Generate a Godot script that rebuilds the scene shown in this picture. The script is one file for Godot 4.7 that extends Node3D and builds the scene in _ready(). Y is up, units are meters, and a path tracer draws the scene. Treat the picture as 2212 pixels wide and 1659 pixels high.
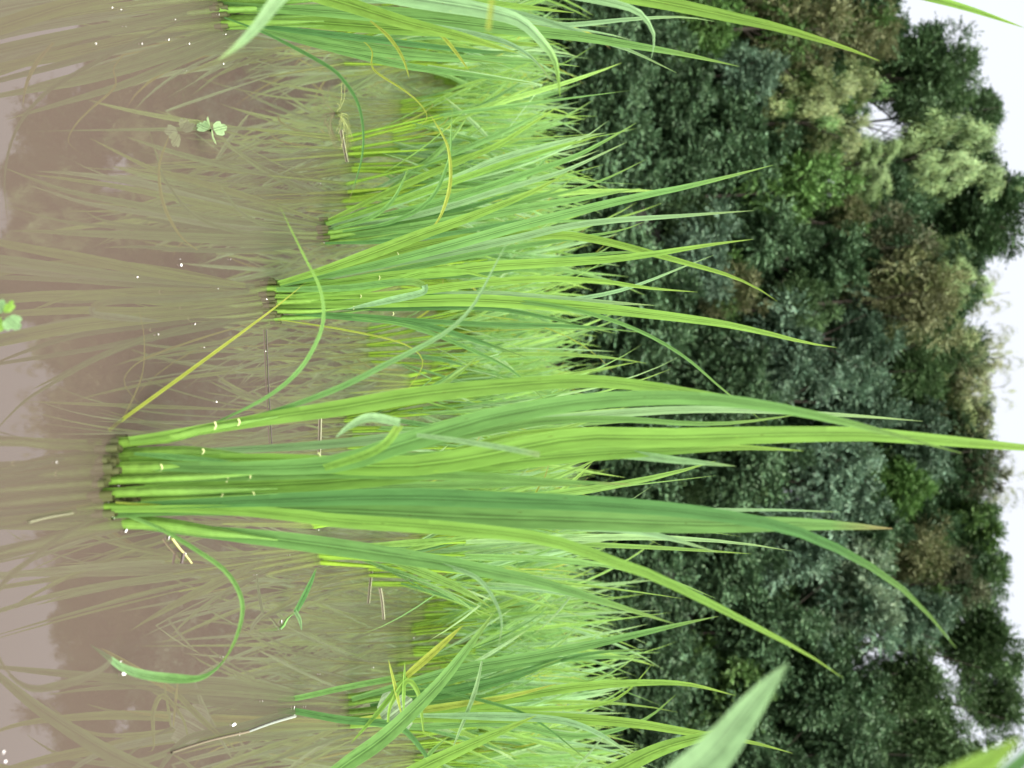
extends Node3D
# A rice paddy seen from just above the water, the camera turned on its side; a wooded hill behind.

const F := 1663.0          # focal length in units of a picture 2212 wide
const EYE_H := 0.16
const SUNNY := 1.0
var eye := Vector3(0, EYE_H, 0)
var cam_basis: Basis
var rng := RandomNumberGenerator.new()
var M := {}
var used_names := {}

# ------------------------------------------------------------------ helpers
func numbered(called: String) -> String:
	var n: int = used_names.get(called, 0)
	used_names[called] = n + 1
	return called if n == 0 else "%s_%03d" % [called, n]

func thing(called: String, label: String, category: String, at := Vector3.ZERO, group := "") -> Node3D:
	var o := Node3D.new()
	o.name = numbered(called)
	o.position = at
	add_child(o, true)
	tag(o, label, category, group)
	return o

func tag(o: Node, label: String, category: String, group := "", kind := "") -> void:
	if label: o.set_meta("label", label)
	if category: o.set_meta("category", category)
	if group: o.set_meta("group", group)
	if kind: o.set_meta("kind", kind)

func part(called: String, mesh: Mesh, mat: Material, parent: Node, label := "") -> MeshInstance3D:
	var o := MeshInstance3D.new()
	o.mesh = mesh
	o.material_override = mat
	o.name = numbered(called) if parent == self else called
	parent.add_child(o, true)
	if label: o.set_meta("label", label)
	return o

func ray(x: float, y: float) -> Vector3:
	return cam_basis * Vector3((x - 1106.0) / F, -(y - 829.5) / F, -1.0)

func at(x: float, y: float, d: float) -> Vector3:      # the point at that depth that shows there
	return eye + ray(x, y) * d

func wd(x: float, y: float) -> float:                   # depth of the water surface there
	return -EYE_H / ray(x, y).y

func on_water(x: float, y: float, lift := 0.0) -> Vector3:
	var p := at(x, y, wd(x, y))
	p.y = lift
	return p

func mesh_of(v: PackedVector3Array, n: PackedVector3Array, c: PackedColorArray, uv: PackedVector2Array, idx: PackedInt32Array) -> ArrayMesh:
	var a := []
	a.resize(Mesh.ARRAY_MAX)
	a[Mesh.ARRAY_VERTEX] = v
	a[Mesh.ARRAY_NORMAL] = n
	a[Mesh.ARRAY_COLOR] = c
	a[Mesh.ARRAY_TEX_UV] = uv
	a[Mesh.ARRAY_INDEX] = idx
	var m := ArrayMesh.new()
	m.add_surface_from_arrays(Mesh.PRIMITIVE_TRIANGLES, a)
	return m

class Buf:
	var v := PackedVector3Array()
	var n := PackedVector3Array()
	var c := PackedColorArray()
	var uv := PackedVector2Array()
	var idx := PackedInt32Array()

func done(b: Buf) -> ArrayMesh:
	return mesh_of(b.v, b.n, b.c, b.uv, b.idx)

func spline(p: PackedVector3Array, n: int) -> PackedVector3Array:   # n + 1 points evenly along a Catmull-Rom curve
	var fine := PackedVector3Array()
	var k := p.size()
	for i in k - 1:
		var a := p[maxi(i - 1, 0)]
		var b := p[i]
		var c := p[i + 1]
		var d := p[mini(i + 2, k - 1)]
		for j in 6:
			fine.append(b.cubic_interpolate(c, a, d, j / 6.0))
	fine.append(p[k - 1])
	var length := PackedFloat32Array([0.0])
	for i in range(1, fine.size()):
		length.append(length[i - 1] + fine[i].distance_to(fine[i - 1]))
	var total := length[length.size() - 1]
	var out := PackedVector3Array()
	var s := 0
	for i in n + 1:
		var want := total * i / n
		while s < fine.size() - 2 and length[s + 1] < want: s += 1
		var span := maxf(length[s + 1] - length[s], 1e-7)
		out.append(fine[s].lerp(fine[s + 1], clampf((want - length[s]) / span, 0, 1)))
	return out

func tone(k: String) -> Color:                          # base colours, linear
	match k:
		"f": return Color(0.285, 0.500, 0.105)
		"m": return Color(0.215, 0.425, 0.135)
		"d": return Color(0.135, 0.310, 0.105)
		"p": return Color(0.330, 0.540, 0.290)
		"y": return Color(0.420, 0.500, 0.100)
		"b": return Color(0.420, 0.330, 0.170)
		"s": return Color(0.240, 0.410, 0.050)
		"g": return Color(0.050, 0.120, 0.030)
	return Color(0.165, 0.370, 0.060)

func vary(c: Color, amount: float) -> Color:
	var k := 1.0 + rng.randf_range(-amount, amount)
	var w := rng.randf_range(-amount, amount) * 0.5
	return Color(clampf(c.r * (k + w), 0, 1), clampf(c.g * k, 0, 1), clampf(c.b * (k - w), 0, 1))

# A grass blade: a folded strip along a curve. face[i] is the direction its upper side looks to.
func blade(b: Buf, p: PackedVector3Array, face: PackedVector3Array, width: float, col: Color, tip_col: Color, fold := 0.22, base_w := 0.5, cut := false, taper := 2.7, tip_from := 0.8) -> void:
	var k := p.size()
	var first := b.v.size()
	var along := rng.randf() * 4.0
	for i in k:
		var t := float(i) / (k - 1)
		var tan: Vector3 = (p[mini(i + 1, k - 1)] - p[maxi(i - 1, 0)]).normalized()
		var side := tan.cross(face[i]).normalized()
		var nrm := side.cross(tan).normalized()
		var w := width * lerpf(base_w, 1.0, smoothstep(0.0, 0.4, t)) * (1.0 if cut else pow(maxf(1.0 - pow(t, taper), 0.0), 0.85)) * 0.5
		w = maxf(w, width * 0.012)
		var dip := nrm * (w * fold)
		var c := col.lerp(tip_col, smoothstep(tip_from, 1.0, t))
		b.v.append(p[i] - side * w + dip)
		b.v.append(p[i] - dip)
		b.v.append(p[i] - dip)
		b.v.append(p[i] + side * w + dip)
		var nl := (nrm + side * fold * 2.0).normalized()
		var nr := (nrm - side * fold * 2.0).normalized()
		for q in [nl, nl, nr, nr]: b.n.append(q)
		for q in 4: b.c.append(c)
		var vv := along + t * 1.6
		b.uv.append(Vector2(0.0, vv)); b.uv.append(Vector2(0.5, vv)); b.uv.append(Vector2(0.5, vv)); b.uv.append(Vector2(1.0, vv))
		if i < k - 1:
			var a := first + i * 4
			for q in [a, a + 4, a + 1, a + 1, a + 4, a + 5, a + 2, a + 6, a + 3, a + 3, a + 6, a + 7]: b.idx.append(q)

func tube(b: Buf, p: PackedVector3Array, r0: float, r1: float, col: Color, col2: Color, sides := 7, flat := 1.0, pinch := false) -> void:
	var k := p.size()
	var first := b.v.size()
	var ref := Vector3(0.31, 0.12, 0.94)
	for i in k:
		var t := float(i) / (k - 1)
		var tan: Vector3 = (p[mini(i + 1, k - 1)] - p[maxi(i - 1, 0)]).normalized()
		var s := tan.cross(ref).normalized()
		var u := s.cross(tan).normalized()
		for j in sides + 1:
			var a := TAU * j / sides
			var d := s * cos(a) + u * sin(a) * flat
			b.v.append(p[i] + d * lerpf(r0, r1, t) * (1.0 - 0.8 * smoothstep(0.55, 1.0, t) if pinch else 1.0))
			b.n.append(d.normalized())
			b.c.append(col.lerp(col2, t))
			b.uv.append(Vector2(float(j) / sides, t * 1.5))
		if i < k - 1:
			for j in sides:
				var a := first + i * (sides + 1) + j
				for q in [a, a + 1, a + sides + 1, a + 1, a + sides + 2, a + sides + 1]: b.idx.append(q)

# ------------------------------------------------------------------ traced leaves and stems of the near clumps
func track(xy: Array, d0: float, d1: float) -> PackedVector3Array:
	var p := PackedVector3Array()
	var n := xy.size() / 2
	var len := 0.0
	var ls := [0.0]
	for i in range(1, n):
		len += Vector2(xy[i * 2] - xy[i * 2 - 2], xy[i * 2 + 1] - xy[i * 2 - 1]).length()
		ls.append(len)
	for i in n:
		p.append(at(xy[i * 2], xy[i * 2 + 1], lerpf(d0, d1, ls[i] / len)))
	return p

func leaf(root: Node3D, k: String, w: float, d0: float, d1: float, f0: float, f1: float, xy: Array, opt := {}) -> MeshInstance3D:
	var p := spline(track(xy, d0, d1), opt.get("n", 26))
	var face := PackedVector3Array()
	for i in p.size():
		var t := float(i) / (p.size() - 1)
		var tan: Vector3 = (p[mini(i + 1, p.size() - 1)] - p[maxi(i - 1, 0)]).normalized()
		var to: Vector3 = (eye - p[i]).normalized()
		face.append(to.rotated(tan, lerpf(f0, f1, t)))
	var b := Buf.new()
	var c := vary(tone(k), 0.08)
	var tipc: Color = tone(opt.tip) if opt.has("tip") else c.lerp(tone("y"), 0.3)
	blade(b, p, face, w / F * lerpf(d0, d1, 0.5) * 1.1, c, tipc, opt.get("fold", 0.2), opt.get("base", 0.45), opt.get("cut", false), opt.get("taper", 2.7), opt.get("tip_from", 0.93 if opt.get("tip", "") == "b" else 0.8))
	for i in b.v.size(): b.v[i] -= root.position
	return part(opt.get("name", "leaf_blade"), done(b), M.leaf, root, opt.get("label", ""))

func stem(root: Node3D, w: float, d0: float, d1: float, xy: Array, k := "s") -> void:
	var p := spline(track(xy, d0, d1), 12)
	var b := Buf.new()
	var c := vary(tone(k), 0.1)
	tube(b, p, w * 0.56 / F * d0, w * 0.42 / F * d1, c.lerp(tone("g"), 0.45), c.lerp(tone("m"), 0.7), 12, 0.8, true)
	for i in b.v.size(): b.v[i] -= root.position
	part("stem", done(b), M.sheath, root)

func collars(root: Node3D, d: float, xy: Array) -> void:
	for i in xy.size() / 2:
		var b := Buf.new()
		var c := at(xy[i * 2], xy[i * 2 + 1], d - 0.006)
		var r := 0.0009 + rng.randf() * 0.0004
		tube(b, PackedVector3Array([c - Vector3(r, 0.0003, 0), c + Vector3(0, 0.0004, 0.0004), c + Vector3(r * 1.2, -0.0006, 0)]), 0.0004, 0.0002, Color(0.42, 0.5, 0.2), Color(0.45, 0.5, 0.25), 5)
		for j in b.v.size(): b.v[j] -= root.position
		part("leaf_collar", done(b), M.plain, root)

# ------------------------------------------------------------------ rice clumps grown by rule
func grow_leaf(b: Buf, from: Vector3, az: float, lean: float, droop: float, length: float, width: float, col: Color, tipc: Color, seg: int, kink := -1.0) -> void:
	var p := PackedVector3Array([from])
	var face := PackedVector3Array()
	var pos := from
	var a := lean
	var turn := rng.randf_range(-0.5, 0.5)
	var roll := rng.randf_range(-1.2, 1.2)
	for i in seg:
		var t := (i + 0.5) / seg
		var th := a + droop * t * t
		if kink > 0.0 and t > kink: th += 2.0
		var dir := Vector3(sin(th) * cos(az + turn * t), cos(th), sin(th) * sin(az + turn * t))
		pos += dir * (length / seg)
		p.append(pos)
	for i in seg + 1:
		var t := float(i) / seg
		var th := a + droop * t * t
		if kink > 0.0 and t > kink: th += 2.0
		var up := Vector3(-cos(th) * cos(az + turn * t), sin(th), -cos(th) * sin(az + turn * t))
		var tan: Vector3 = (p[mini(i + 1, seg)] - p[maxi(i - 1, 0)]).normalized()
		face.append(up.rotated(tan, roll * (0.6 + t)))
	blade(b, p, face, width, col, tipc, 0.2, 0.5)

func pick_tone() -> Color:
	var r := rng.randf()
	return vary(tone("f" if r < 0.34 else "m" if r < 0.68 else "d" if r < 0.74 else "p"), 0.13)

# [stems: [mesh], leaves: [mesh]] or everything joined when joined is set
func rice_meshes(joined: bool, seg: int) -> Dictionary:
	var out := {"stem": [], "leaf": []}
	var all := Buf.new()
	var tillers := rng.randi_range(9, 13)
	for s in tillers:
		var a := rng.randf() * TAU
		var r := sqrt(rng.randf()) * 0.020
		var foot := Vector3(cos(a) * r, -0.035, sin(a) * r)
		var lean := rng.randf_range(0.02, 0.20)
		var az := a + rng.randf_range(-0.7, 0.7)
		var dir := Vector3(sin(lean) * cos(az), cos(lean), sin(lean) * sin(az))
		var hh := rng.randf_range(0.11, 0.16)
		var sb := all if joined else Buf.new()
		var sc := vary(tone("s"), 0.15)
		tube(sb, PackedVector3Array([foot, foot + dir * 0.034]), 0.0024, 0.0022, tone("g") * 0.3, tone("g") * 0.4, 6)  # below the waterline: dark stem, shade at the foot put into its colour
		tube(sb, PackedVector3Array([foot + dir * 0.034, foot + dir * 0.06, foot + dir * 0.09, foot + dir * hh]), 0.0022, 0.0010, sc * 0.85, sc, 6)
		if not joined: out.stem.append(done(sb))
		var n := rng.randi_range(3, 4)
		for l in n:
			var lb := all if joined else Buf.new()
			var u := float(l) / (n - 1)
			var h := hh * lerpf(0.50, 1.0, u)
			var c := (pick_tone() * 1.18).lerp(Color(0.44, 0.62, 0.30), 0.22)
			var tipc := c.lerp(tone("y"), 0.35)
			var length := lerpf(0.13, 0.225, u) * rng.randf_range(0.75, 1.12)
			var w := rng.randf_range(0.0048, 0.0082)
			var ll := lean + lerpf(0.30, 0.05, u) * rng.randf_range(0.3, 1.4)
			var droop := rng.randf_range(0.05, 0.5)
			var kink := -1.0
			if rng.randf() < 0.07:
				kink = rng.randf_range(0.45, 0.75)
			if rng.randf() < 0.06:
				c = vary(tone("y"), 0.15); w *= 0.55; droop = rng.randf_range(0.6, 1.8); tipc = tone("b")
			grow_leaf(lb, foot + dir * h, az + (PI if l % 2 else 0.0) + rng.randf_range(-0.9, 0.9), ll, droop, length, w, c, tipc, seg, kink)
			if not joined: out.leaf.append(done(lb))
	if joined: out.all = done(all)
	return out

func rice_thing(meshes: Dictionary, label: String, group: String) -> Node3D:
	var o := thing("rice_clump", label, "rice plant", Vector3.ZERO, group)
	for m in meshes.stem: part("stem", m, M.sheath, o)
	for m in meshes.leaf: part("leaf_blade", m, M.leaf, o)
	return o

# ------------------------------------------------------------------ trees
func crown_mesh(sd: int, col: Color, lumps: int, per: int, leaf_l: float, leaf_w: float, style := "broad", spread := 0.28, second := Color(0, 0, 0, 0), share := 0.0) -> ArrayMesh:
	rng.seed = sd
	var b := Buf.new()
	for i in lumps:
		var d := Vector3(rng.randfn(), rng.randfn(), rng.randfn()).normalized()
		var rr := pow(rng.randf(), 0.45) * (0.66 + 0.22 * sin(d.x * 5.0 + sd) + 0.16 * sin(d.z * 7.0 + d.y * 4.0 + sd * 2.0))
		var c := d * rr
		var r := rng.randf_range(0.17, 0.36)
		var tone_k := 1.0 + rng.randf_range(-spread, spread)
		var lc := col
		if rng.randf() < share: lc = second
		if style == "spray":
			# arching plume: leaves hang along a curve that rises and bows outward
			var out := Vector3(d.x, 0, d.z).normalized()
			if out.length() < 0.1: out = Vector3(1, 0, 0)
			var from := Vector3(c.x * 0.9, c.y * 1.15 - 0.15, c.z * 0.9)
			var reach := rng.randf_range(0.35, 0.75)
			for j in per:
				var t := rng.randf()
				var pos := from + out * (reach * t) + Vector3(0, reach * (1.15 * t - 1.25 * t * t), 0)
				pos += Vector3(rng.randfn(), rng.randfn(), rng.randfn()) * (0.030 + 0.03 * t)
				var ax := (out * 0.6 + Vector3(rng.randfn() * 0.4, -0.75, rng.randfn() * 0.4)).normalized()
				var nn := (Vector3(rng.randfn() * 0.5, 1.0, rng.randfn() * 0.5) + out * 0.4).normalized()
				foliage_leaf(b, pos, ax, nn, leaf_l * rng.randf_range(0.7, 1.3), leaf_w, vary(lc * tone_k, 0.18))
			continue
		r *= 1.12
		var twigs := per / 13
		for j in twigs:
			var e := Vector3(rng.randfn(), rng.randfn() + 0.25, rng.randfn()).normalized()
			e = (e + d * 0.6).normalized()
			var from := c + e * (r * 0.30)
			var way := (e + Vector3(rng.randfn() * 0.35, rng.randfn() * 0.3 + 0.1, rng.randfn() * 0.35)).normalized()
			var length := r * rng.randf_range(0.5, 1.05)
			var sag := rng.randf_range(0.0, 0.35)
			var tk := tone_k * (1.0 + rng.randf_range(-0.14, 0.14))
			var flat := (Vector3.UP + e * 0.35 + Vector3(rng.randfn(), rng.randfn(), rng.randfn()) * 0.25).normalized()
			var across := way.cross(flat).normalized()
			for l in 13:
				var t := (l + 0.5) / 13.0
				var side := 1.0 if l % 2 else -1.0
				var pos := from + way * (length * t) - Vector3(0, sag * length * t * t, 0)
				var ax := (way * 0.7 + across * side * 0.8 + Vector3(rng.randfn(), rng.randfn() - 0.6, rng.randfn()) * 0.25).normalized()
				var nn := (flat + Vector3(rng.randfn(), rng.randfn(), rng.randfn()) * 0.35).normalized()
				foliage_leaf(b, pos, ax, nn, leaf_l * rng.randf_range(0.7, 1.25), leaf_w, vary(lc * tk, 0.14))
	return done(b)

func foliage_leaf(b: Buf, pos: Vector3, ax: Vector3, nn: Vector3, l: float, w: float, col: Color) -> void:
	var side := ax.cross(nn).normalized()
	var n := side.cross(ax).normalized()
	var k := b.v.size()
	b.v.append(pos)
	b.v.append(pos + ax * l * 0.45 + side * w * 0.5 + n * w * 0.12)
	b.v.append(pos + ax * l - n * l * 0.12)
	b.v.append(pos + ax * l * 0.45 - side * w * 0.5 + n * w * 0.12)
	for q in 4:
		b.n.append(n)
		b.c.append(col)
		b.uv.append(Vector2.ZERO)
	for q in [k, k + 2, k + 1, k, k + 3, k + 2]: b.idx.append(q)

func trunk_mesh(sd: int) -> ArrayMesh:                  # from y 0 to 1, with limbs that reach into the crown
	rng.seed = sd
	var b := Buf.new()
	var c := Color(0.045, 0.038, 0.030)
	var top := Vector3(rng.randf_range(-0.06, 0.06), 1.0, rng.randf_range(-0.06, 0.06))
	tube(b, spline(PackedVector3Array([Vector3.ZERO, Vector3(rng.randf_range(-0.03, 0.03), 0.4, 0.02), Vector3(0.02, 0.75, rng.randf_range(-0.04, 0.04)), top]), 8), 0.015, 0.006, c, c, 8)
	for i in 5:
		var a := TAU * i / 5.0 + rng.randf()
		var h := rng.randf_range(0.55, 0.85)
		var from := Vector3(0.01, h, 0.0)
		var o := Vector3(cos(a), 0, sin(a))
		tube(b, PackedVector3Array([from, from + o * 0.08 + Vector3(0, 0.08, 0), from + o * 0.20 + Vector3(0, 0.20, 0)]), 0.006, 0.002, c, c, 5)
	return done(b)

func land(x: float, z: float) -> float:                 # height of the ground
	var d := -z
	var edge := clampf(6.3 - 0.95 * x, 3.6, 15.0)
	if d < edge: return -0.050
	var y := -0.05 + 0.16 * smoothstep(edge, edge + 0.3, d)
	var s := maxf(d - maxf(edge + 0.8, 12.0), 0.0)
	y += 0.50 * s - 0.0025 * s * s if s < 60.0 else 21.0
	return y + 0.25 * sin(x * 0.7 + z * 0.4) * smoothstep(edge + 1.0, edge + 6.0, d)

var crowns := {}
var trunks := []
func tree(x: float, y: float, rv: float, rh: float, d: float, kind: String, label: String, called := "tree", group := "") -> void:
	var c := at(x, y, d)
	var g := land(c.x, c.z) - 0.1
	var s := d / F
	plant_tree(c, g, rv * s, rh * s, kind, label, called, group)

func plant_tree(c: Vector3, g: float, ry: float, rx: float, kind: String, label: String, called: String, group: String) -> void:
	var o := thing(called, label, "shrub" if called == "shrub" else "bamboo" if called == "bamboo_clump" else "tree", Vector3(c.x, g, c.z), group)
	var list: Array = crowns[kind]
	var cr := part("crown", list[rng.randi() % list.size()], M.foliage, o)
	cr.position = Vector3(0, c.y - g, 0)
	cr.rotation.y = rng.randf() * TAU
	cr.scale = Vector3(rx, ry, rx)
	var h := maxf(c.y - g + ry * 0.2, 0.4)
	var tr := part("trunk", trunks[rng.randi() % trunks.size()], M.bark, o)
	tr.scale = Vector3(minf(h, 4.0 * rx), h, minf(h, 4.0 * rx))
	tr.rotation.y = rng.randf() * TAU

# ------------------------------------------------------------------ small floating things
func petal_mesh() -> ArrayMesh:
	var b := Buf.new()
	var w := rng.randf_range(0.7, 1.2)
	for i in 4:
		for j in 3:
			var u := i / 3.0 - 0.5
			var v := j - 1.0
			var half := 0.55 * sin(PI * clampf(i / 3.0 * 0.9 + 0.08, 0, 1)) * w
			b.v.append(Vector3(u * 1.6, 0.25 * u * u * 2.0 + 0.22 * v * v, v * half))
			b.n.append(Vector3(-u * 0.5, 1, -v * 0.4).normalized())
			b.c.append(Color(0.78, 0.77, 0.78))
			b.uv.append(Vector2.ZERO)
	for i in 3:
		for j in 2:
			var a := i * 3 + j
			for q in [a, a + 3, a + 1, a + 1, a + 3, a + 4]: b.idx.append(q)
	return done(b)

func lobed(b: Buf, c: Vector3, ax: Vector3, nn: Vector3, r: float, col: Color) -> void:   # a three-lobed leaf
	var side := ax.cross(nn).normalized()
	var n := side.cross(ax).normalized()
	var first := b.v.size()
	var ring := [[0.0, 0.0], [0.15, 0.42], [0.55, 0.62], [0.80, 0.55], [0.82, 0.30], [1.05, 0.26], [1.18, 0.0], [1.05, -0.26], [0.82, -0.30], [0.80, -0.55], [0.55, -0.62], [0.15, -0.42]]
	b.v.append(c + ax * r * 0.55 - n * r * 0.08)
	b.n.append(n); b.c.append(col); b.uv.append(Vector2(0.5, 0.5))
	for q in ring:
		b.v.append(c + ax * (r * q[0]) + side * (r * q[1]) + n * (r * 0.16 * absf(q[1])))
		b.n.append((n - side * signf(q[1]) * 0.2).normalized()); b.c.append(col); b.uv.append(Vector2(0.5 + q[1], q[0]))
	for i in ring.size():
		for q in [first, first + 1 + (i + 1) % ring.size(), first + 1 + i]: b.idx.append(q)

func vein_texture() -> ImageTexture:
	var im := Image.create(128, 256, false, Image.FORMAT_RGB8)
	var nz := FastNoiseLite.new()
	nz.seed = 5
	nz.frequency = 0.012
	for x in 128:
		var u := x / 127.0
		var a := absf(u - 0.5) * 2.0
		var stripe := 0.5 + 0.5 * sin(u * 90.0)
		var band := 0.5 + 0.5 * sin(u * 19.0 + 1.0)
		for y in 256:
			var k := 0.82 + 0.09 * stripe + 0.12 * band * nz.get_noise_2d(x * 0.3, y * 1.3) + 0.07 * nz.get_noise_2d(x * 2.0, y * 3.0)
			if a < 0.06: k += 0.10
			elif a < 0.26: k -= 0.12
			if a > 0.93: k += 0.08
			k += 0.10 * nz.get_noise_2d(x * 0.8 + 300.0, y * 0.8)
			k = clampf(k, 0, 1)
			im.set_pixel(x, y, Color(k, minf(k * 1.02, 1), k * 0.97))
	var r := RandomNumberGenerator.new()
	r.seed = 8
	for i in 9:                                        # spots and scars
		var cx := r.randi_range(6, 120)
		var cy := r.randi_range(4, 250)
		var c := Color(0.98, 0.95, 0.84) if r.randf() < 0.7 else Color(0.70, 0.62, 0.55)
		im.fill_rect(Rect2i(cx, cy, r.randi_range(2, 6), r.randi_range(1, 2)), c)
	return ImageTexture.create_from_image(im)

func noise_tex(sd: int, freq: float, size: int, c0: Color, c1: Color, octaves := 4, normal := false, bump := 2.0) -> NoiseTexture2D:
	var nz := FastNoiseLite.new()
	nz.seed = sd
	nz.frequency = freq
	nz.fractal_octaves = octaves
	var t := NoiseTexture2D.new()
	t.noise = nz
	t.width = size
	t.height = size
	t.seamless = true
	if normal:
		t.as_normal_map = true
		t.bump_strength = bump
	else:
		var g := Gradient.new()
		g.set_color(0, c0)
		g.set_color(1, c1)
		t.color_ramp = g
	return t

func materials() -> void:
	var leaf_m := StandardMaterial3D.new()
	leaf_m.vertex_color_use_as_albedo = true
	leaf_m.albedo_texture = vein_texture()
	leaf_m.roughness = 0.58
	leaf_m.metallic_specular = 0.32
	leaf_m.backlight_enabled = true
	leaf_m.backlight = Color(1.1, 1.1, 1.1)
	leaf_m.cull_mode = BaseMaterial3D.CULL_DISABLED
	M.leaf = leaf_m
	var sh: StandardMaterial3D = leaf_m.duplicate()
	sh.backlight = Color(0.6, 0.6, 0.6)
	sh.roughness = 0.4
	M.sheath = sh
	var pl := StandardMaterial3D.new()
	pl.vertex_color_use_as_albedo = true
	pl.roughness = 0.6
	pl.cull_mode = BaseMaterial3D.CULL_DISABLED
	M.plain = pl
	var fo := StandardMaterial3D.new()
	fo.vertex_color_use_as_albedo = true
	fo.roughness = 0.42
	fo.metallic_specular = 0.28
	fo.backlight_enabled = true
	fo.backlight = Color(0.55, 0.55, 0.55)
	fo.cull_mode = BaseMaterial3D.CULL_DISABLED
	M.foliage = fo
	var bk := StandardMaterial3D.new()
	bk.vertex_color_use_as_albedo = true
	bk.roughness = 0.9
	M.bark = bk
	var mud := StandardMaterial3D.new()
	mud.albedo_texture = noise_tex(3, 0.02, 512, Color(0.30, 0.24, 0.21), Color(0.44, 0.36, 0.32))
	mud.uv1_triplanar = true
	mud.uv1_world_triplanar = true
	mud.uv1_scale = Vector3(1.7, 1.7, 1.7)
	mud.roughness = 0.9
	M.mud = mud
	var wa := StandardMaterial3D.new()
	wa.transparency = BaseMaterial3D.TRANSPARENCY_ALPHA
	wa.albedo_color = Color(0.355, 0.312, 0.283, 0.50)
	wa.roughness = 0.015
	wa.clearcoat_enabled = true
	wa.clearcoat = 0.7
	wa.clearcoat_roughness = 0.015
	wa.metallic_specular = 0.72
	wa.normal_enabled = true
	wa.normal_texture = noise_tex(11, 0.006, 512, Color.BLACK, Color.WHITE, 3, true, 1.0)
	wa.normal_scale = 0.02
	wa.uv1_triplanar = true
	wa.uv1_world_triplanar = true
	wa.uv1_scale = Vector3(2.3, 2.3, 2.3)
	M.water = wa
	var murk := FogMaterial.new()
	murk.albedo = Color(0.665, 0.600, 0.560)
	murk.density = 26.0
	M.murk = murk

# ------------------------------------------------------------------ the scene
func _ready() -> void:
	rng.seed = 20240611
	# camera: held on its side, a little off the level
	var pitch := 0.0084
	var roll := 0.065
	var up := Vector3(0, cos(pitch), -sin(pitch))
	var right := Vector3(1, 0, 0)
	cam_basis = Basis(up * cos(roll) + right * sin(roll), up * sin(roll) - right * cos(roll), right.cross(up))
	var cam := Camera3D.new()
	cam.name = "camera"
	cam.fov = 53.0
	cam.near = 0.02
	cam.far = 600.0
	cam.transform = Transform3D(cam_basis, eye)
	var lens := CameraAttributesPhysical.new()
	lens.frustum_focal_length = 24.07
	lens.exposure_aperture = 11.5
	lens.frustum_focus_distance = 0.50
	cam.attributes = lens
	add_child(cam)
	cam.fov = 53.0
	# a bright overcast sky
	var sky_m := ProceduralSkyMaterial.new()
	sky_m.sky_top_color = Color(0.935, 0.955, 1.0)
	sky_m.sky_horizon_color = Color(0.97, 0.98, 1.0)
	sky_m.sky_curve = 0.3
	sky_m.sky_energy_multiplier = 0.63
	sky_m.ground_bottom_color = Color(0.2, 0.25, 0.15)
	sky_m.ground_horizon_color = Color(0.25, 0.3, 0.2)
	var env := Environment.new()
	env.background_mode = Environment.BG_SKY
	env.sky = Sky.new()
	env.sky.sky_material = sky_m
	env.tonemap_mode = Environment.TONE_MAPPER_LINEAR
	env.tonemap_exposure = 3.1
	env.sdfgi_enabled = true
	env.ssao_enabled = true
	env.ssil_enabled = true
	env.volumetric_fog_enabled = true
	env.volumetric_fog_density = 0.0
	var we := WorldEnvironment.new()
	we.name = "environment"
	we.environment = env
	add_child(we)
	var sun := DirectionalLight3D.new()
	sun.name = "sun"
	sun.light_energy = 1.12
	sun.light_color = Color(1.0, 0.98, 0.94)
	sun.light_angular_distance = 60.0
	sun.shadow_enabled = true
	sun.rotation_degrees = Vector3(-54, 22, 0)
	add_child(sun)
	materials()

	# ---------------- setting
	ground()
	water()

	# ---------------- forest
	make_crowns()
	forest()

	# ---------------- rice
	clump_middle()
	clump_left_of_middle()
	clump_small_left()
	clump_corner()
	clump_right()
	near_blades()
	field()

	# ---------------- small things on the water
	weeds()
	floating()

func ground() -> void:
	var b := Buf.new()
	var xs := PackedFloat32Array()
	var zs := PackedFloat32Array()
	for i in 81:
		var u := (i - 40) / 40.0
		xs.append(u * 14.0 + signf(u) * pow(absf(u), 5.0) * 280.0)
	var z := 3.0
	while z > -400.0:
		zs.append(z)
		z -= 0.35 if z > -16.0 else 1.5 if z > -60.0 else 30.0
	var dirt := Color(0.85, 0.85, 0.85)
	var litter := Color(0.035, 0.07, 0.03)
	for zz in zs:
		for xx in xs:
			var y := land(xx, zz)
			b.v.append(Vector3(xx, y, zz))
			var e := 0.1
			b.n.append(Vector3(land(xx - e, zz) - land(xx + e, zz), 2 * e, land(xx, zz - e) - land(xx, zz + e)).normalized())
			b.c.append(dirt if y < 0.0 else litter)
			b.uv.append(Vector2(xx, zz))
	var w := xs.size()
	for i in zs.size() - 1:
		for j in w - 1:
			var a := i * w + j
			for q in [a, a + w, a + 1, a + 1, a + w, a + w + 1]: b.idx.append(q)
	M.mud.vertex_color_use_as_albedo = true
	var g := part("ground", done(b), M.mud, self)
	tag(g, "brown mud of the paddy rising to the wooded hill", "", "", "structure")

func water() -> void:
	var b := Buf.new()
	for p in [Vector3(-30, 0, 3), Vector3(30, 0, 3), Vector3(30, 0, -17), Vector3(-30, 0, -17)]:
		b.v.append(p); b.n.append(Vector3.UP); b.c.append(Color.WHITE); b.uv.append(Vector2(p.x, p.z))
	for q in [0, 2, 1, 0, 3, 2]: b.idx.append(q)
	var w := part("water", done(b), M.water, self)
	tag(w, "shallow muddy paddy water with reflections of rice", "", "", "structure")
	var f := FogVolume.new()
	f.name = "water_murk"
	f.shape = RenderingServer.FOG_VOLUME_SHAPE_BOX
	f.size = Vector3(50, 0.06, 19)
	f.position = Vector3(0, -0.0325, -7)
	f.material = M.murk
	add_child(f)
	tag(f, "brown silt hanging in the paddy water", "", "", "structure")

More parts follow.
